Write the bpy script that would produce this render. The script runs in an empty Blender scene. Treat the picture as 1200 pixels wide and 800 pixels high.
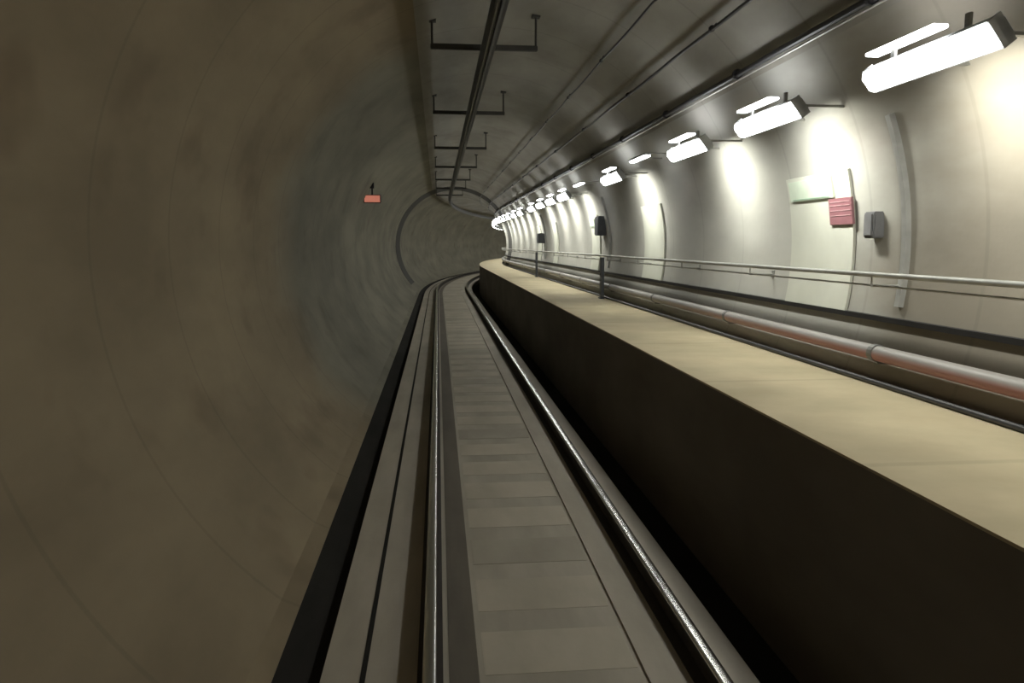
import bpy, bmesh, math, random
from mathutils import Vector, Matrix
random.seed(7)
PI = math.pi
SC = bpy.context.scene
COL = SC.collection

# ------------------------------------------------------------------ camera, world, exposure
RAIL_H = 2.2                      # camera height over the rail heads
FPX = 900.0
pitch = math.atan(114 / FPX)
yaw = math.atan(87 / FPX * math.cos(pitch))
cam_d = bpy.data.cameras.new('camera'); cam = bpy.data.objects.new('camera', cam_d); COL.objects.link(cam)
cam_d.sensor_width = 36.0; cam_d.lens = FPX / 1200 * 36.0
cam_d.clip_start = 0.05; cam_d.clip_end = 400
cam.location = (0, 0, RAIL_H)
cam.rotation_euler = (PI / 2 - pitch, 0, -yaw)
SC.camera = cam
w = bpy.data.worlds.new('world'); SC.world = w; w.use_nodes = True
w.node_tree.nodes['Background'].inputs[0].default_value = (0.35, 0.40, 0.45, 1)
w.node_tree.nodes['Background'].inputs[1].default_value = 0.0
SC.view_settings.view_transform = 'Standard'; SC.view_settings.look = 'None'
SC.view_settings.gamma = 1.0; SC.view_settings.use_curve_mapping = False
SC.view_settings.exposure = 0.0
LAMP_W = 13.0                     # downward light of one wall luminaire
DIFF_E = 17.0                     # emission of its diffuser
STRIP_E = 14.0                     # emission of the small upper strip
FILL_W = 4.0                     # unseen warm fill spots, added as train headlights

# ------------------------------------------------------------------ tunnel alignment: straight, then right-hand curve
R0, S0 = 111.0, 37.0
def W(s, u, v=0.0):
    """s along the track, u to the right of the camera, v above the camera height."""
    if s < S0: return Vector((u, s, v + RAIL_H))
    t = (s - S0) / R0
    return Vector((R0 - (R0 - u) * math.cos(t), S0 + (R0 - u) * math.sin(t), v + RAIL_H))
def heading(s): return 0.0 if s < S0 else -(s - S0) / R0
S_A, S_B = -14.0, 128.0
CU, CV, RAD = 0.80, -0.07, 2.9    # tunnel bore
def wall_u(v, r=RAD): return CU + math.sqrt(max(r * r - (v - CV) ** 2, 0))

def srange(a, b, ds=1.0):
    n = max(1, int(round((b - a) / ds)))
    return [a + (b - a) * i / n for i in range(n + 1)]

# ------------------------------------------------------------------ object helpers
def setp(o, label=None, cat=None, group=None, kind=None):
    if label: o['label'] = label
    if cat: o['category'] = cat
    if group: o['group'] = group
    if kind: o['kind'] = kind
    return o
def link(name, bm, mat, parent=None, smooth=False, ang=None):
    me = bpy.data.meshes.new(name); bm.to_mesh(me); bm.free()
    o = bpy.data.objects.new(name, me); COL.objects.link(o)
    if mat: me.materials.append(mat)
    if smooth:
        for p in me.polygons: p.use_smooth = True
        if ang:
            me.set_sharp_from_angle(angle=math.radians(ang))
    if parent: o.parent = parent
    return o
def empty(name, s=0, u=0, v=0, origin=False):
    o = bpy.data.objects.new(name, None); COL.objects.link(o); o.empty_display_size = 0.2
    if not origin:
        o.location = W(s, u, v); o.rotation_euler = (0, 0, heading(s))
    return o
def sweep(name, prof, mat, s0=S_A, s1=S_B, ds=1.0, closed=True, parent=None, smooth=False, ang=35, sag=None, flip=False):
    """extrude a profile [(u,v)...] along the alignment; UV = (metres along, metres round)"""
    bm = bmesh.new(); uvl = bm.loops.layers.uv.new('UVMap')
    ss = srange(s0, s1, ds); n = len(prof)
    per = [0.0]
    for i in range(n):
        a = prof[i]; b = prof[(i + 1) % n]; per.append(per[-1] + math.hypot(b[0] - a[0], b[1] - a[1]))
    rows = []
    for s in ss:
        dv, du = (0, 0) if not sag else sag(s)
        rows.append([bm.verts.new(W(s, u + du, v + dv)) for u, v in prof])
    for k in range(len(ss) - 1):
        for i in range(n if closed else n - 1):
            j = (i + 1) % n
            vs = [rows[k][i], rows[k][j], rows[k + 1][j], rows[k + 1][i]]
            uv = [(ss[k], per[i]), (ss[k], per[i + 1]), (ss[k + 1], per[i + 1]), (ss[k + 1], per[i])]
            if flip: vs.reverse(); uv.reverse()
            f = bm.faces.new(vs)
            for l, q in zip(f.loops, uv): l[uvl].uv = q
    if closed:
        bm.faces.new(list(reversed(rows[0]))); bm.faces.new(rows[-1])
        bmesh.ops.recalc_face_normals(bm, faces=bm.faces)
    return link(name, bm, mat, parent, smooth, ang)
def disc(u, v, r, n=10): return [(u + r * math.cos(2 * PI * k / n), v + r * math.sin(2 * PI * k / n)) for k in range(n)]
def box(bm, x0, x1, y0, y1, z0, z1, M=None, bev=0.0):
    vs = [bm.verts.new((x, y, z)) for z in (z0, z1) for y in (y0, y1) for x in (x0, x1)]
    fs = [bm.faces.new([vs[i] for i in q]) for q in ((0, 2, 3, 1), (4, 5, 7, 6), (0, 1, 5, 4), (2, 6, 7, 3), (0, 4, 6, 2), (1, 3, 7, 5))]
    if bev:
        es = list({e for f in fs for e in f.edges})
        r = bmesh.ops.bevel(bm, geom=es, offset=bev, segments=2, affect='EDGES')
        vs = list({v for v in r['verts']} | {v for v in vs if v.is_valid})
    if M is not None: bmesh.ops.transform(bm, matrix=M, verts=[v for v in vs if v.is_valid])
def tube(bm, a, b, r, n=10):
    a, b = Vector(a), Vector(b); d = b - a
    q = d.to_track_quat('Z', 'Y').to_matrix().to_4x4()
    M = Matrix.Translation((a + b) / 2) @ q
    bmesh.ops.create_cone(bm, cap_ends=True, segments=n, radius1=r, radius2=r, depth=d.length, matrix=M)
def prism(bm, pts, y0, y1):
    """closed outline in local x/z, extruded along local y"""
    a = [bm.verts.new((x, y0, z)) for x, z in pts]; b = [bm.verts.new((x, y1, z)) for x, z in pts]
    n = len(pts)
    for i in range(n): bm.faces.new((a[i], a[(i + 1) % n], b[(i + 1) % n], b[i]))
    bm.faces.new(list(reversed(a))); bm.faces.new(b)
    bmesh.ops.recalc_face_normals(bm, faces=bm.faces)

# ------------------------------------------------------------------ materials
def nmat(name):
    m = bpy.data.materials.new(name); m.use_nodes = True
    nt = m.node_tree; return m, nt, nt.nodes['Principled BSDF']
def plain(name, col, rough=0.6, metal=0.0, var=0.12, scale=9.0, spec=0.5):
    m, nt, b = nmat(name)
    tc = nt.nodes.new('ShaderNodeTexCoord'); no = nt.nodes.new('ShaderNodeTexNoise')
    no.inputs['Scale'].default_value = scale; no.inputs['Detail'].default_value = 4
    nt.links.new(tc.outputs['Object'], no.inputs['Vector'])
    r = nt.nodes.new('ShaderNodeValToRGB'); nt.links.new(no.outputs['Fac'], r.inputs[0])
    r.color_ramp.elements[0].position = 0.3; r.color_ramp.elements[1].position = 0.7
    r.color_ramp.elements[0].color = tuple(c * (1 - var) for c in col) + (1,)
    r.color_ramp.elements[1].color = tuple(min(1, c * (1 + var)) for c in col) + (1,)
    nt.links.new(r.outputs[0], b.inputs['Base Color'])
    b.inputs['Roughness'].default_value = rough; b.inputs['Metallic'].default_value = metal
    b.inputs['Specular IOR Level'].default_value = spec
    return m
def emit(name, col, e):
    m, nt, b = nmat(name)
    b.inputs['Base Color'].default_value = (*col, 1)
    b.inputs['Emission Color'].default_value = (*col, 1); b.inputs['Emission Strength'].default_value = e
    return m
def concrete(name, c0, c1, stain=None, near=None, nr=(11.0, 13.4), joint=0.0, pitch_=1.4, jw=0.02, rough=0.8, sc=(0.35, 0.8), spec=0.3, patch=0.0, pcol=(0.1, 0.06, 0.04), bump=0.15):
    """UV based concrete: (metres along, metres round). Large blotches, small grain, cast joints every pitch_ metres."""
    m, nt, b = nmat(name); N = nt.nodes.new; L = nt.links.new
    uv = N('ShaderNodeUVMap'); uv.uv_map = 'UVMap'
    mp = N('ShaderNodeMapping'); mp.inputs['Scale'].default_value = (sc[0], sc[1], 1); L(uv.outputs[0], mp.inputs[0])
    n1 = N('ShaderNodeTexNoise'); n1.inputs['Scale'].default_value = 1.3; n1.inputs['Detail'].default_value = 5; n1.inputs['Roughness'].default_value = 0.55
    L(mp.outputs[0], n1.inputs['Vector'])
    r = N('ShaderNodeValToRGB'); L(n1.outputs['Fac'], r.inputs[0])
    r.color_ramp.elements[0].position = 0.34; r.color_ramp.elements[1].position = 0.66
    r.color_ramp.elements[0].color = (*c0, 1); r.color_ramp.elements[1].color = (*c1, 1)
    out = r.outputs[0]
    if patch:
        n3 = N('ShaderNodeTexNoise'); n3.inputs['Scale'].default_value = 2.1; n3.inputs['Detail'].default_value = 3
        mp3 = N('ShaderNodeMapping'); mp3.inputs['Scale'].default_value = (0.45, 0.55, 1); mp3.inputs['Location'].default_value = (3.1, 7.7, 0)
        L(uv.outputs[0], mp3.inputs[0]); L(mp3.outputs[0], n3.inputs['Vector'])
        r3 = N('ShaderNodeValToRGB'); L(n3.outputs['Fac'], r3.inputs[0])
        r3.color_ramp.elements[0].position = 0.56; r3.color_ramp.elements[0].color = (0, 0, 0, 1)
        r3.color_ramp.elements[1].position = 0.74; r3.color_ramp.elements[1].color = (patch, patch, patch, 1)
        mx = N('ShaderNodeMix'); mx.data_type = 'RGBA'; L(r3.outputs[0], mx.inputs['Factor']); L(out, mx.inputs['A']); mx.inputs['B'].default_value = (*pcol, 1)
        out = mx.outputs['Result']
    if near:   # near-zone light put into the lining colour: browner close by, retinted farther on
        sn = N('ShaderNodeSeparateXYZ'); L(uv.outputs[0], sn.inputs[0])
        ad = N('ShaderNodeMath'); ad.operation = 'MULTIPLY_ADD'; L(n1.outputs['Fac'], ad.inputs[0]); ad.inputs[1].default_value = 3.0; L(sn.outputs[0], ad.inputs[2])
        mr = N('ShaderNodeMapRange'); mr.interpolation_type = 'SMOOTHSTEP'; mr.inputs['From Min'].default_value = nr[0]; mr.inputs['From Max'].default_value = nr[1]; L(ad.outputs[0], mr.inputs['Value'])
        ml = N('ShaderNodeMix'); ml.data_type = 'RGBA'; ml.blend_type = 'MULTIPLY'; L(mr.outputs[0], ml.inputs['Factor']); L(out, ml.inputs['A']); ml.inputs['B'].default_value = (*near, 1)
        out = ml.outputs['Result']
    n2 = N('ShaderNodeTexNoise'); n2.inputs['Scale'].default_value = 14; n2.inputs['Detail'].default_value = 3
    L(uv.outputs[0], n2.inputs['Vector'])
    if joint:
        sx = N('ShaderNodeSeparateXYZ'); L(uv.outputs[0], sx.inputs[0])
        dv = N('ShaderNodeMath'); dv.operation = 'DIVIDE'; dv.inputs[1].default_value = pitch_; L(sx.outputs[0], dv.inputs[0])
        fr = N('ShaderNodeMath'); fr.operation = 'FRACT'; L(dv.outputs[0], fr.inputs[0])
        sb = N('ShaderNodeMath'); sb.operation = 'SUBTRACT'; sb.inputs[1].default_value = 0.5; L(fr.outputs[0], sb.inputs[0])
        ab = N('ShaderNodeMath'); ab.operation = 'ABSOLUTE'; L(sb.outputs[0], ab.inputs[0])
        gt = N('ShaderNodeMapRange'); gt.inputs['From Min'].default_value = jw / pitch_; gt.inputs['From Max'].default_value = jw / pitch_ * 2
        gt.inputs['To Min'].default_value = joint; gt.inputs['To Max'].default_value = 0.0; L(ab.outputs[0], gt.inputs['Value'])
        mj = N('ShaderNodeMix'); mj.data_type = 'RGBA'; L(gt.outputs[0], mj.inputs['Factor']); L(out, mj.inputs['A']); mj.inputs['B'].default_value = (0.012, 0.011, 0.010, 1)
        out = mj.outputs['Result']
    L(out, b.inputs['Base Color'])
    b.inputs['Roughness'].default_value = rough; b.inputs['Specular IOR Level'].default_value = spec
    if bump:
        bp = N('ShaderNodeBump'); bp.inputs['Strength'].default_value = bump; bp.inputs['Distance'].default_value = 0.01
        L(n2.outputs['Fac'], bp.inputs['Height']); L(bp.outputs[0], b.inputs['Normal'])
    return m
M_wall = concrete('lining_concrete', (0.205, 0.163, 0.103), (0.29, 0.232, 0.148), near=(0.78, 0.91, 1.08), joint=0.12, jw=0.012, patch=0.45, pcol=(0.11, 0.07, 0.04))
M_ceil = concrete('ceiling_concrete', (0.25, 0.238, 0.205), (0.36, 0.345, 0.305), joint=0.12, jw=0.012, patch=0.3, pcol=(0.16, 0.14, 0.11))
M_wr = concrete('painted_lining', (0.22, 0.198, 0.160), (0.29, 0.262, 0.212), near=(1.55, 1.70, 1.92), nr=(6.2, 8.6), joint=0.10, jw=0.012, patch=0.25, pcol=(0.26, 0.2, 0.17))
M_slab = concrete('track_slab', (0.34, 0.31, 0.25), (0.44, 0.40, 0.33), sc=(0.5, 2.0), rough=0.75)
M_mid = concrete('centre_slab', (0.40, 0.365, 0.29), (0.50, 0.455, 0.365), sc=(0.6, 1.4), rough=0.75)
M_mid2 = concrete('stained_block', (0.33, 0.30, 0.24), (0.40, 0.37, 0.30), sc=(0.6, 1.4), rough=0.75)
M_oil = concrete('greasy_slab', (0.115, 0.10, 0.08), (0.16, 0.14, 0.11), sc=(0.5, 2.5), rough=0.7)
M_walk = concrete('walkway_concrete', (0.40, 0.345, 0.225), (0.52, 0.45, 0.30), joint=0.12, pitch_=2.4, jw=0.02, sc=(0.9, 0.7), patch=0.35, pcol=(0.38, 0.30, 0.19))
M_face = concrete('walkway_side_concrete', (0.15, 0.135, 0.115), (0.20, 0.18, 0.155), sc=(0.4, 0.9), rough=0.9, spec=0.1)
M_drain = concrete('shaded_channel', (0.022, 0.021, 0.019), (0.032, 0.030, 0.027), sc=(0.5, 2), rough=0.95, spec=0.05)
M_web = plain('rail_web_steel', (0.035, 0.028, 0.022), 0.75, 0.3, spec=0.3)
M_head = plain('rail_head_steel', (0.80, 0.79, 0.76), 0.2, 1.0, var=0.02, scale=1)
M_dark = plain('dark_metal', (0.03, 0.03, 0.032), 0.55, 0.6)
M_hang = plain('hanger_paint', (0.06, 0.058, 0.052), 0.85)
M_alu = plain('rail_alloy', (0.10, 0.10, 0.10), 0.45, 0.6)
M_cable = plain('black_cable', (0.035, 0.035, 0.038), 0.45)
M_cond = plain('grey_conduit', (0.45, 0.45, 0.43), 0.35, 0.4)
M_hous = plain('luminaire_housing', (0.42, 0.43, 0.43), 0.5)
M_hous2 = plain('grey_box', (0.17, 0.17, 0.175), 0.5)
M_steel = plain('galvanised_steel', (0.33, 0.33, 0.31), 0.45, 0.5)
def pipe_mat():
    m, nt, b = nmat('fire_main_paint'); N = nt.nodes.new; L = nt.links.new
    tc = N('ShaderNodeTexCoord'); sx = N('ShaderNodeSeparateXYZ'); L(tc.outputs['Object'], sx.inputs[0])
    no = N('ShaderNodeTexNoise'); no.inputs['Scale'].default_value = 0.8; L(tc.outputs['Object'], no.inputs['Vector'])
    # red paint on the nearer lengths, bare grey paint farther on; dust lies on the upper side
    a = N('ShaderNodeMapRange'); a.inputs['From Min'].default_value = 12.0; a.inputs['From Max'].default_value = 7.0; L(sx.outputs[1], a.inputs['Value'])
    c = N('ShaderNodeMapRange'); c.inputs['From Min'].default_value = PIPE_Z + 0.025; c.inputs['From Max'].default_value = PIPE_Z - 0.01; L(sx.outputs[2], c.inputs['Value'])
    mu = N('ShaderNodeMath'); mu.operation = 'MULTIPLY'; L(a.outputs[0], mu.inputs[0]); L(c.outputs[0], mu.inputs[1])
    m2 = N('ShaderNodeMath'); m2.operation = 'MULTIPLY_ADD'; L(no.outputs['Fac'], m2.inputs[0]); m2.inputs[1].default_value = 0.5; m2.inputs[2].default_value = 0.55
    m3 = N('ShaderNodeMath'); m3.operation = 'MULTIPLY'; L(mu.outputs[0], m3.inputs[0]); L(m2.outputs[0], m3.inputs[1]); m3.use_clamp = True
    mx = N('ShaderNodeMix'); mx.data_type = 'RGBA'; L(m3.outputs[0], mx.inputs['Factor'])
    mx.inputs['A'].default_value = (0.27, 0.255, 0.24, 1); mx.inputs['B'].default_value = (0.36, 0.13, 0.12, 1)
    L(mx.outputs['Result'], b.inputs['Base Color']); b.inputs['Roughness'].default_value = 0.45
    return m
PIPE_Z = -0.86 + RAIL_H
M_pipe = pipe_mat()
M_pipe2 = plain('pipe_clamp', (0.2, 0.2, 0.19), 0.5, 0.5)
M_panel = plain('white_panel', (0.55, 0.56, 0.49), 0.5, 0, var=0.05, scale=3)
M_green = plain('pale_green_sign', (0.58, 0.66, 0.55), 0.4, 0, var=0.05)
M_gdark = plain('green_print', (0.30, 0.45, 0.33), 0.4)
M_red = plain('red_sign', (0.27, 0.125, 0.14), 0.4, var=0.06)
M_white = plain('white_print', (0.50, 0.30, 0.32), 0.4)
M_box = plain('dark_grey_box', (0.07, 0.075, 0.085), 0.5)
M_ring = plain('dark_ring', (0.05, 0.048, 0.042), 0.85)
M_diff = emit('lit_diffuser', (0.97, 0.985, 0.96), DIFF_E)
M_strip = emit('lit_strip', (0.97, 0.99, 1.0), STRIP_E)
M_off = plain('dim_diffuser', (0.8, 0.8, 0.78), 0.4)
M_marker = emit('marker_plate_glow', (0.52, 0.185, 0.125), 0.75)
M_insul = plain('brown_insulator', (0.12, 0.05, 0.035), 0.3)

# ------------------------------------------------------------------ setting: tunnel lining
def arc(a0, a1, r, step=3.0):
    n = max(2, int(abs(a1 - a0) / step))
    return [(CU + r * math.cos(math.radians(a0 + (a1 - a0) * i / n)), CV + r * math.sin(math.radians(a0 + (a1 - a0) * i / n))) for i in range(n + 1)]
def shell(name, a0, a1, mat):
    o = sweep(name, arc(a0, a1, RAD) + arc(a1, a0, RAD + 0.3), mat, smooth=True)
    return setp(o, kind='structure')
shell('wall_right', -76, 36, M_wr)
shell('ceiling', 36, 111, M_ceil)
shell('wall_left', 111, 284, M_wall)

# track slab (floor): one cross-section, side ducts left open on both sides
VS = -2.37
setp(sweep('floor', [(-0.67, VS), (-0.07, VS), (0.21, VS), (0.21, VS - 0.016), (1.13, VS - 0.016), (1.13, VS), (1.72, VS), (1.72, -2.80), (-0.67, -2.80)], M_slab), kind='structure')
# darker greasy strip inside the left rail and cable grooves
setp(sweep('trim_1', [(0.035, VS + 0.003), (0.20, VS + 0.003), (0.20, VS - 0.01), (0.035, VS - 0.01)], M_oil), kind='structure')
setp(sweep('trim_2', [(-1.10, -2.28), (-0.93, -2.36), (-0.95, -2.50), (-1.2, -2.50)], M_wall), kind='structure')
setp(sweep('trim_6', [(-0.935, -2.365), (-0.675, -2.50), (-0.675, -2.75), (-1.05, -2.60)], M_drain), kind='structure')  # near-black sheet over the left gutter, its deep shade put into the colour
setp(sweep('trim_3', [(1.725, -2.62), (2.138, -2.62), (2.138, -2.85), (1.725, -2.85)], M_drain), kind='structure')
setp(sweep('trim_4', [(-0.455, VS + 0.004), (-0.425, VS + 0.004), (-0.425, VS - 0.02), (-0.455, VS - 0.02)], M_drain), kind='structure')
# wide dark ring round the bore at the mouth of the curve
bm = bmesh.new()
ro = sweep('trim_5', arc(-20, 222, RAD - 0.012) + arc(222, -20, RAD + 0.05), M_ring, s0=38.8, s1=41.4, ds=0.45, smooth=True)
setp(ro, kind='structure')

# centre slab strips with raised sleepers
for i, s in enumerate([2.0 + 0.75 * k for k in range(84)]):
    s1_ = s + 0.62
    ra = random.random()
    o = sweep('concrete_sleeper', [(0.235, VS - 0.05), (1.105, VS - 0.05), (1.105, VS - 0.0145), (1.095, VS - 0.0135), (0.245, VS - 0.0135), (0.235, VS - 0.0145)],
              M_mid if i % 5 else M_mid2, s0=s - 0.24, s1=s + 0.24, ds=0.48)
    if i % 5: setp(o, 'pale concrete cross block cast between the two rails in the slab', 'track sleeper', 'pale concrete blocks between the rails')
    else: setp(o, 'darker stained concrete cross block among the pale ones between the rails', 'track sleeper', 'stained concrete blocks between the rails')

# ------------------------------------------------------------------ running rails
def rail_profile(u):
    t = -RAIL_H
    lower = [(-0.072, t - .172), (0.072, t - .172), (0.072, t - .160), (0.014, t - .14), (0.009, t - .12), (0.009, t - .048), (0.034, t - .036),
             (0.036, t - .012), (-0.036, t - .012), (-0.034, t - .036), (-0.009, t - .048), (-0.009, t - .12), (-0.014, t - .14), (-0.072, t - .160)]
    head = [(-0.036, t - .0125), (0.036, t - .0125), (0.035, t - .006), (0.028, t - .001), (0.012, t), (-0.012, t), (-0.028, t - .001), (-0.035, t - .006)]
    return [(u + a, b) for a, b in lower], [(u + a, b) for a, b in head]
for u, lab in ((-0.07, 'left running rail, dull steel beside the narrow dark strip'), (1.434, 'right running rail with a brightly shining head beside the walkway')):
    lo, hd = rail_profile(u)
    r = empty('running_rail', 0, u, -RAIL_H - .17)
    inv = r.matrix_world
    setp(r, lab, 'rail', 'running rails of the track')
    bpy.context.view_layer.update()
    a = sweep('rail_web', lo, M_web, smooth=True, ang=30); a.parent = r; a.matrix_parent_inverse = r.matrix_world.inverted()
    b = sweep('rail_head', hd, M_head, smooth=True, ang=60); b.parent = r; b.matrix_parent_inverse = r.matrix_world.inverted()
    b['label'] = 'polished steel running surface'

# ------------------------------------------------------------------ walkway
wk = empty('walkway', 0, 2.1, -2.75); bpy.context.view_layer.update()
setp(wk, 'raised beige concrete walkway along the right tunnel wall', 'walkway')
def attach(o, p): o.parent = p; o.matrix_parent_inverse = p.matrix_world.inverted(); return o
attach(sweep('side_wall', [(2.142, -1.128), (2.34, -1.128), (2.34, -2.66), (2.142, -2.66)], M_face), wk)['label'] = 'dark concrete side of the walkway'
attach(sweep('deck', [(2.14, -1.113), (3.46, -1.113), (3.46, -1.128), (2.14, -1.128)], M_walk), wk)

# ------------------------------------------------------------------ pipes, cables and handrail on the right wall
def along(name, label, cat, parts, group=None, base=(0, 0)):
    r = empty(name, 0, *base); bpy.context.view_layer.update(); setp(r, label, cat, group)
    for o in parts: attach(o, r)
    return r
sweep_cable = sweep('floor_cable', disc(3.45, -1.09, 0.022), M_cable, smooth=True)
setp(sweep_cable, 'black cable lying where the walkway deck meets the wall', 'cable')
pu, pv = 3.50, -0.86
pp = [sweep('pipe', disc(pu - 0.03, pv, 0.062, 16), M_pipe, smooth=True)]
for s in srange(2.6, 50, 3.16):
    bm = bmesh.new(); tube(bm, (-0.03, -0.03, 0), (-0.03, 0.03, 0), 0.07, 16); box(bm, -0.03, 0.10, -0.02, 0.02, -0.09, -0.065)
    o = link('pipe_clamp', bm, M_pipe2); o.location = W(s, pu, pv); o.rotation_euler = (0, 0, heading(s)); bpy.context.view_layer.update(); pp.append(o)
along('fire_main_pipe', 'faded red pipe running low along the right wall above the walkway', 'pipe', pp, base=(pu, pv))
# handrail
hu, hv = 3.42, -0.238
hp = [sweep('rail_tube', disc(hu, hv, 0.021, 12), M_steel, smooth=True),
      sweep('lower_wire', disc(hu + 0.02, -0.325, 0.008, 8), M_steel, smooth=True)]
for s in srange(3.4, 49, 2.4):
    bm = bmesh.new()
    wu = wall_u(hv) - hu
    tube(bm, (0, 0, -0.015), (0.0, 0, -0.10), 0.008, 8); tube(bm, (0, 0, -0.09), (wu, 0, -0.09), 0.009, 8)
    box(bm, wu - 0.02, wu + 0.01, -0.03, 0.03, -0.13, -0.05)
    o = link('bracket', bm, M_steel); o.location = W(s, hu, hv); o.rotation_euler = (0, 0, heading(s)); bpy.context.view_layer.update(); hp.append(o)
along('handrail', 'thin grey steel handrail fixed to the right wall over the walkway', 'handrail', hp, base=(hu, hv))
# cable tray/ledge at knee height on the wall
tv = -0.60
tu = wall_u(tv)
tp = [sweep('tray', [(tu - 0.042, tv - 0.03), (tu + 0.02, tv - 0.03), (tu + 0.02, tv + 0.012), (tu + 0.0, tv + 0.012), (tu - 0.0, tv - 0.018), (tu - 0.032, tv - 0.018), (tu - 0.032, tv + 0.012), (tu - 0.042, tv + 0.012)], M_dark),
      sweep('cable', disc(tu - 0.020, tv + 0.002, 0.011, 8), M_cable, smooth=True)]
along('low_cable_tray', 'dark cable tray on the right wall between handrail and red pipe', 'cable tray', tp, base=(tu, tv))
# posts standing in the bays without lamps
for s in (26.2, 15.6):
    bm = bmesh.new(); box(bm, -0.03, 0.03, -0.09, 0.09, 0, 0.845, bev=0.008); box(bm, -0.05, 0.035, -0.12, 0.12, 0, 0.02)
    o = link('handrail_post', bm, M_box); o.location = W(s, 3.355, -1.113); o.rotation_euler = (0, 0, heading(s))
    setp(o, 'dark post on the walkway below the handrail, ' + ('farther of the two' if s > 20 else 'nearer of the two'), 'post', 'dark handrail posts')

# ceiling cables
def sagf(per, amp, ph, lat=0.0):
    return lambda s: (-amp * abs(math.sin(PI * (s + ph) / per)), lat * math.sin(2 * PI * (s + ph) / (per * 1.7)))
def clamps(u, v, r, smin, smax, step, mat):
    out = []
    a = math.atan2(v - CV, u - CU)
    for s in srange(smin, smax, step):
        bm = bmesh.new(); tube(bm, (0, -0.015, 0), (0, 0.015, 0), r * 1.7, 10)
        g = RAD - math.hypot(v - CV, u - CU)
        tube(bm, (0, 0, 0), (math.cos(a) * g, 0, math.sin(a) * g), 0.006, 6)
        o = link('clamp', bm, mat); o.location = W(s, u, v); o.rotation_euler = (0, 0, heading(s)); bpy.context.view_layer.update(); out.append(o)
    return out
def cable(u, v, r, mat, label, name, amp, per, ph, cl=True, extra=None):
    k = (RAD - 0.07) / math.hypot(u - CU, v - CV); u2, v2 = CU + (u - CU) * k, CV + (v - CV) * k
    ps = [sweep('cable_run', disc(u2, v2, r, 10), mat, ds=0.4, smooth=True, sag=sagf(per, amp, ph))]
    if extra: ps += extra
    if cl: ps += clamps(u2, v2, r, ph + per, 44, per, M_dark)
    return along(name, label, 'cable', ps, 'cables under the tunnel ceiling', base=(u2, v2))
cable(2.20, 2.45, 0.013, M_cable, 'thin wavy black cable on the ceiling, closest to the overhead conductor', 'ceiling_cable', 0.018, 2.6, 0)
cable(2.69, 2.10, 0.018, M_cable, 'black cable under the ceiling between the thin wavy cable and the pale conduit', 'ceiling_cable', 0.012, 3.2, 1)
k = (RAD - 0.085) / math.hypot(3.05 - CU, 1.72 - CV)
cu, cv = CU + (3.05 - CU) * k, CV + (1.72 - CV) * k
ex = [sweep('conduit', disc(cu + 0.028, cv - 0.042, 0.011, 10), M_cond, smooth=True, ds=0.8)]
ex[0]['label'] = 'thin pale conduit'
cable(3.05, 1.72, 0.030, M_cable, 'thick dark cable with a pale conduit high on the right above the lamps', 'ceiling_cable_pair', 0.006, 2.4, 0.5, extra=ex)

# ------------------------------------------------------------------ overhead conductor rail and its hangers
ou, ov = 0.60, 2.21
prof = [(-0.045, 0.055), (-0.045, 0.045), (-0.012, 0.035), (-0.012, -0.02), (-0.04, -0.035), (-0.034, -0.055), (-0.008, -0.05), (-0.008, -0.068),
        (0.008, -0.068), (0.008, -0.05), (0.034, -0.055), (0.04, -0.035), (0.012, -0.02), (0.012, 0.035), (0.045, 0.045), (0.045, 0.055)]
prof = [(ou + a * 1.5, ov + b * 1.7) for a, b in prof]
o = sweep('overhead_conductor_rail', prof, M_alu)
setp(o, 'dark rigid conductor rail hanging under the ceiling above the track', 'overhead rail')
def make_hanger():
    r = empty('conductor_hanger', 0, 0, 0, origin=True)
    bm = bmesh.new(); box(bm, -0.66, 0.66, -0.035, 0.035, 0.0, 0.06, bev=0.006); link('crossbar', bm, M_hang, r)
    for x in (-0.64, 0.64):
        top = math.sqrt(RAD ** 2 - (x - 0.17) ** 2) + CV - 2.375
        bm = bmesh.new(); tube(bm, (x, 0, 0.03), (x, 0, top + 0.02), 0.014, 8); box(bm, x - 0.05, x + 0.05, -0.05, 0.05, top - 0.02, top + 0.01)
        link('drop_rod', bm, M_hang, r)
    bm = bmesh.new()
    for z, rr in ((-0.0, .035), (-0.018, .05), (-0.036, .035), (-0.052, .045)): tube(bm, (0, 0, z), (0, 0, z - 0.015), rr, 14)
    link('insulator', bm, M_insul, r)
    return r
def dup(root):
    r = root.copy(); COL.objects.link(r)
    for ch in list(root.children):
        c = ch.copy(); COL.objects.link(c); c.parent = r
        for g in list(ch.children):
            d = g.copy(); COL.objects.link(d); d.parent = c
    return r
hg = make_hanger()
hs = [5.0, 10.2, 15.14, 20.6, 25.6, 30.6, 35.2, 40.2]
ordn = ['nearest to the viewer, above the frame edge', 'second from the viewer, faint against the ceiling', 'third from the viewer, widest clear crossbar',
        'fourth from the viewer', 'fifth from the viewer', 'sixth from the viewer', 'seventh, just before the dark ring', 'last, at the start of the curve']
hs = hs[1:]; ordn = ordn[1:]
for i, s in enumerate(hs):
    h = hg if i == 0 else dup(hg)
    h.location = W(s * 0.965, ou, 2.375); h.rotation_euler = (0, 0, heading(s))
    setp(h, 'black hanger frame holding the overhead conductor rail, ' + ordn[i], 'hanger', 'hangers of the overhead conductor rail')

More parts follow.
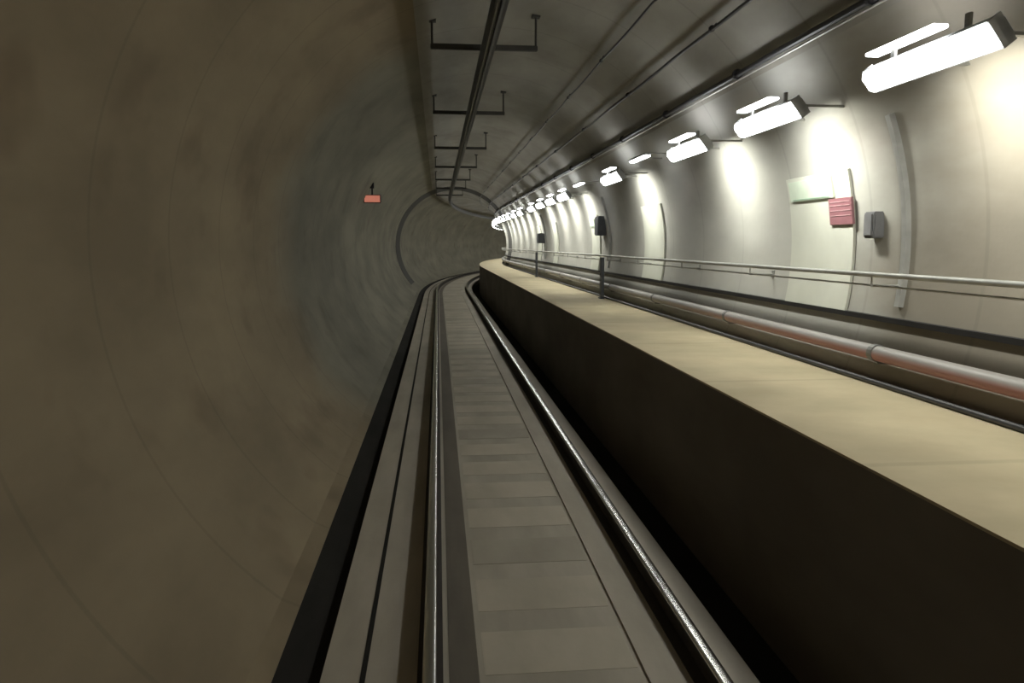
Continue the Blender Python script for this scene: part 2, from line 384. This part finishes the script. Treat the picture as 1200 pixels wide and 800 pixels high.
# ------------------------------------------------------------------ wall luminaires
LU, LV = 2.93, 1.10
def make_lamp():
    r = empty('tunnel_lamp', 0, 0, 0, origin=True)
    tilt = Matrix.Rotation(math.radians(52), 4, 'Y')
    hl = 0.60
    bm = bmesh.new()
    pts = [(-0.085, -0.03), (-0.085, 0.012), (-0.05, 0.055), (0.05, 0.055), (0.085, 0.012), (0.085, -0.03), (0.078, -0.03), (0.078, 0.0), (-0.078, 0.0), (-0.078, -0.03)]
    prism(bm, pts, -hl, hl)
    for y in (-hl, hl - 0.012): box(bm, -0.085, 0.085, y, y + 0.012, -0.035, 0.05)
    bmesh.ops.transform(bm, matrix=tilt, verts=bm.verts)
    link('housing', bm, M_hous, r)
    bm = bmesh.new()
    q = [(-0.076, -0.004), (0.076, -0.004), (0.072, -0.045), (0.045, -0.068), (-0.045, -0.068), (-0.072, -0.045)]
    prism(bm, q, -hl + 0.014, hl - 0.014); bmesh.ops.transform(bm, matrix=tilt, verts=bm.verts)
    link('diffuser', bm, M_diff, r)
    for y in (-0.35, 0.35):
        bm = bmesh.new(); box(bm, -0.02, 0.50, y - 0.02, y + 0.02, 0.045, 0.065); box(bm, -0.02, 0.0, y - 0.02, y + 0.02, 0.03, 0.16)
        link('bracket', bm, M_steel, r)
    bm = bmesh.new(); box(bm, -0.05, 0.045, -0.1, 0.62, 0.150, 0.172, bev=0.004)
    link('strip_light', bm, M_strip, r)
    return r
LAMPS = [-2.3, 0.0, 2.2, 4.5, 6.75, 8.95, 12.9, 17.9, 19.9, 21.9, 24.0, 27.3, 29.6, 31.9, 34.2, 36.5, 38.8, 41.1, 43.4, 45.7, 48.0] + [50.3 + 2.3 * k for k in range(20)]
NAMES = {4.5: 'largest, at the upper right corner', 6.75: 'above the widest white panel', 8.95: 'third lamp from the right',
         12.9: 'lone lamp standing apart, fourth from the right', 17.9: 'nearest lamp of the middle cluster', 19.9: 'second lamp of the middle cluster',
         21.9: 'third lamp of the middle cluster', 24.0: 'farthest lamp of the middle cluster', 27.3: 'nearest lamp of the far cluster', 29.6: 'second lamp of the far cluster', 31.9: 'third lamp of the far cluster',
         34.2: 'fourth lamp of the far cluster', 36.5: 'fifth lamp of the far cluster', 38.8: 'sixth lamp of the far cluster', 41.1: 'seventh lamp of the far cluster', 43.4: 'eighth lamp, near the bend of the far cluster', 45.7: 'last visible lamp at the bend'}
lamp0 = make_lamp()
ld = bpy.data.lights.new('luminaire_beam', 'AREA'); ld.shape = 'RECTANGLE'; ld.size = 0.12; ld.size_y = 0.6
ld.energy = LAMP_W; ld.color = (1.0, 1.0, 0.90); ld.spread = math.radians(160)
for i, s in enumerate(LAMPS):
    L = lamp0 if i == 0 else dup(lamp0)
    L.location = W(s, LU, LV); L.rotation_euler = (0, 0, heading(s))
    if s in NAMES: setp(L, 'glowing white lamp on the right wall, ' + NAMES[s], 'lamp', 'lamps along the right wall')
    elif s < 4: setp(L, 'glowing white lamp on the right wall beyond the right edge of the picture', 'lamp', 'lamps beside the viewer')
    else: setp(L, 'white wall lamp hidden beyond the bend', 'lamp', 'lamps beyond the bend')
    lo = bpy.data.objects.new('luminaire_beam', ld); COL.objects.link(lo); lo.parent = L
    lo.location = (0.10, 0, -0.09); lo.rotation_euler = (0, math.radians(-42), 0)
# small separate strips in the dark bays
def make_strip():
    r = empty('strip_lamp', 0, 0, 0, origin=True)
    bm = bmesh.new(); box(bm, -0.05, 0.05, -0.45, 0.45, 0.0, 0.03, bev=0.005); link('tray', bm, M_hous, r)
    bm = bmesh.new(); box(bm, -0.042, 0.042, -0.43, 0.43, -0.022, 0.0, bev=0.004); link('diffuser', bm, M_strip, r)
    for y in (-0.3, 0.3):
        bm = bmesh.new(); box(bm, 0.0, 0.42, y - 0.015, y + 0.015, 0.03, 0.045); link('bracket', bm, M_steel, r)
    return r
st0 = make_strip()
for i, (s, lab) in enumerate(((11.2, 'small dim strip lamp on the right wall nearer than the lone lamp'), (16.1, 'small dim strip lamp on the right wall just nearer than the middle cluster'))):
    t = st0 if i == 0 else dup(st0)
    t.location = W(s, 2.94, 1.24); t.rotation_euler = (0, 0, heading(s)); setp(t, lab, 'lamp', 'small strip lamps')

# ------------------------------------------------------------------ wall panels, signs and boxes
def curved_board(name, s0, s1, v0, v1, off, th, mat, label, cat, group=None, n=14):
    """board that follows the bore: between heights v0..v1, standing off the wall"""
    a0 = math.asin((v0 - CV) / RAD); a1 = math.asin((v1 - CV) / RAD)
    pr = []
    for k in range(n + 1):
        a = a0 + (a1 - a0) * k / n; pr.append((CU + (RAD - off) * math.cos(a), CV + (RAD - off) * math.sin(a)))
    for k in range(n, -1, -1):
        a = a0 + (a1 - a0) * k / n; pr.append((CU + (RAD - off + th) * math.cos(a), CV + (RAD - off + th) * math.sin(a)))
    o = sweep(name, pr, mat, s0=s0, s1=s1, ds=0.3, smooth=True)
    return setp(o, label, cat, group)
PAN = [(6.55, 7.75, 'widest white wall panel behind the red sign, nearest to the viewer'), (12.3, 13.5, 'white wall panel under the lone lamp'),
       (17.3, 18.2, 'white wall panel under the nearest lamp of the middle cluster'), (23.4, 24.2, 'narrow white wall panel at the far end of the middle cluster'), (27.2, 28.2, 'white wall panel under the nearest lamp of the far cluster')]
for a, b, lab in PAN:
    curved_board('wall_panel', a, b, -0.60, 0.66, 0.03, 0.025, M_panel, lab, 'wall panel', 'white panels on the right wall')
# exit sign plates (pale green) at the top of the panels
def sign(name, s, v, wd, ht, mat, label, cat, prints=()):
    a = math.asin((v - CV) / RAD); r = RAD - 0.045
    e = empty(name, s, CU + r * math.cos(a), CV + r * math.sin(a)); e.rotation_euler = (0, -a, heading(s))
    e.rotation_mode = 'XYZ'
    setp(e, label, cat)
    bm = bmesh.new(); box(bm, -0.008, 0.016, -wd / 2, wd / 2, -ht / 2, ht / 2, bev=0.003); link('plate', bm, mat, e)
    for pm, y0, y1, z0, z1 in prints:
        bm = bmesh.new(); box(bm, -0.012, -0.006, y0, y1, z0, z1); link('stripe', bm, pm, e)
    return e
sign('exit_sign', 7.25, 0.53, 0.85, 0.20, M_green, 'pale green sign strip at the top of the nearest white panel', 'sign', ((M_gdark, -0.36, 0.36, -0.088, -0.078),))
sign('exit_sign', 17.9, 0.50, 0.5, 0.20, M_green, 'small green sign on the white panel of the middle cluster', 'sign', ((M_gdark, -0.2, 0.2, -0.085, -0.07),))
sign('red_sign', 6.72, 0.30, 0.40, 0.24, M_red, 'dark red sign with pale lines on the right wall', 'sign',
     tuple((M_white, -0.17, 0.17, z, z + 0.007) for z in (0.085, 0.05, 0.005, -0.04)))
def wbox(s, v, wd, ht, dp, label, m=None):
    m = m or M_box
    u = wall_u(v)
    e = empty('junction_box', s, u - 0.02, v); setp(e, label, 'box', 'dark boxes on the right wall')
    bm = bmesh.new(); box(bm, -dp, 0.03, -wd / 2, wd / 2, -ht / 2, ht / 2, bev=0.01); link('body', bm, m, e)
    bm = bmesh.new(); box(bm, -dp - 0.012, -dp, -wd / 2 + 0.02, wd / 2 - 0.02, -ht / 2 + 0.02, ht / 2 - 0.02, bev=0.004); link('door', bm, m, e)
    return e
wbox(6.2, 0.16, 0.16, 0.22, 0.07, 'grey box beside the red sign on the right wall', M_hous2)
wbox(16.9, 0.40, 0.40, 0.42, 0.14, 'dark box beside the middle cluster panel on the right wall')
wbox(26.6, 0.20, 0.45, 0.34, 0.22, 'dark box beside the far cluster panel on the right wall')
# pale conduits that climb the wall beside the panels
for s, lab in ((16.3, 'pale vertical conduit curving up the wall next to the middle cluster'), (26.2, 'pale vertical conduit curving up the wall next to the far cluster'), (5.75, 'pale vertical conduit curving up the wall next to the nearest white panel')):
    curved_board('wall_conduit', s, s + 0.06, -0.50, 1.0, 0.045, 0.05, M_cond, lab, 'conduit', 'pale conduits on the right wall', n=24)

# red marker plate on the left ceiling, its brightness added as emission
mk = empty('marker_plate', 20.0, -1.64, 1.14)
setp(mk, 'small pinkish red marker plate with added glow hanging from the left wall', 'marker plate')
bm = bmesh.new(); box(bm, -0.22, 0.22, 0.0, 0.09, -0.105, 0.105, bev=0.015); link('housing', bm, M_dark, mk)
bm = bmesh.new(); box(bm, -0.195, 0.195, -0.012, 0.0, -0.085, 0.085, bev=0.005); link('lens', bm, M_marker, mk)
bm = bmesh.new(); box(bm, -0.02, 0.02, 0.03, 0.07, 0.10, 0.42); box(bm, -0.09, 0.05, 0.01, 0.09, 0.26, 0.40); link('bracket', bm, M_dark, mk)

# ------------------------------------------------------------------ unseen spots added for warm fill, as train headlights (below and beside the viewer, pointing down the track)
for x in (-0.15, 1.55):
    sd = bpy.data.lights.new('warm_fill_spot', 'SPOT'); sd.energy = FILL_W; sd.color = (1.0, 0.80, 0.56); sd.spot_size = math.radians(120); sd.spot_blend = 1.0; sd.shadow_soft_size = 0.12
    so = bpy.data.objects.new('warm_fill_spot', sd); COL.objects.link(so); so.location = (x, -0.3, 1.2); so.rotation_euler = (PI / 2 - math.radians(2), 0, math.radians(10 if x < 0 else 0))
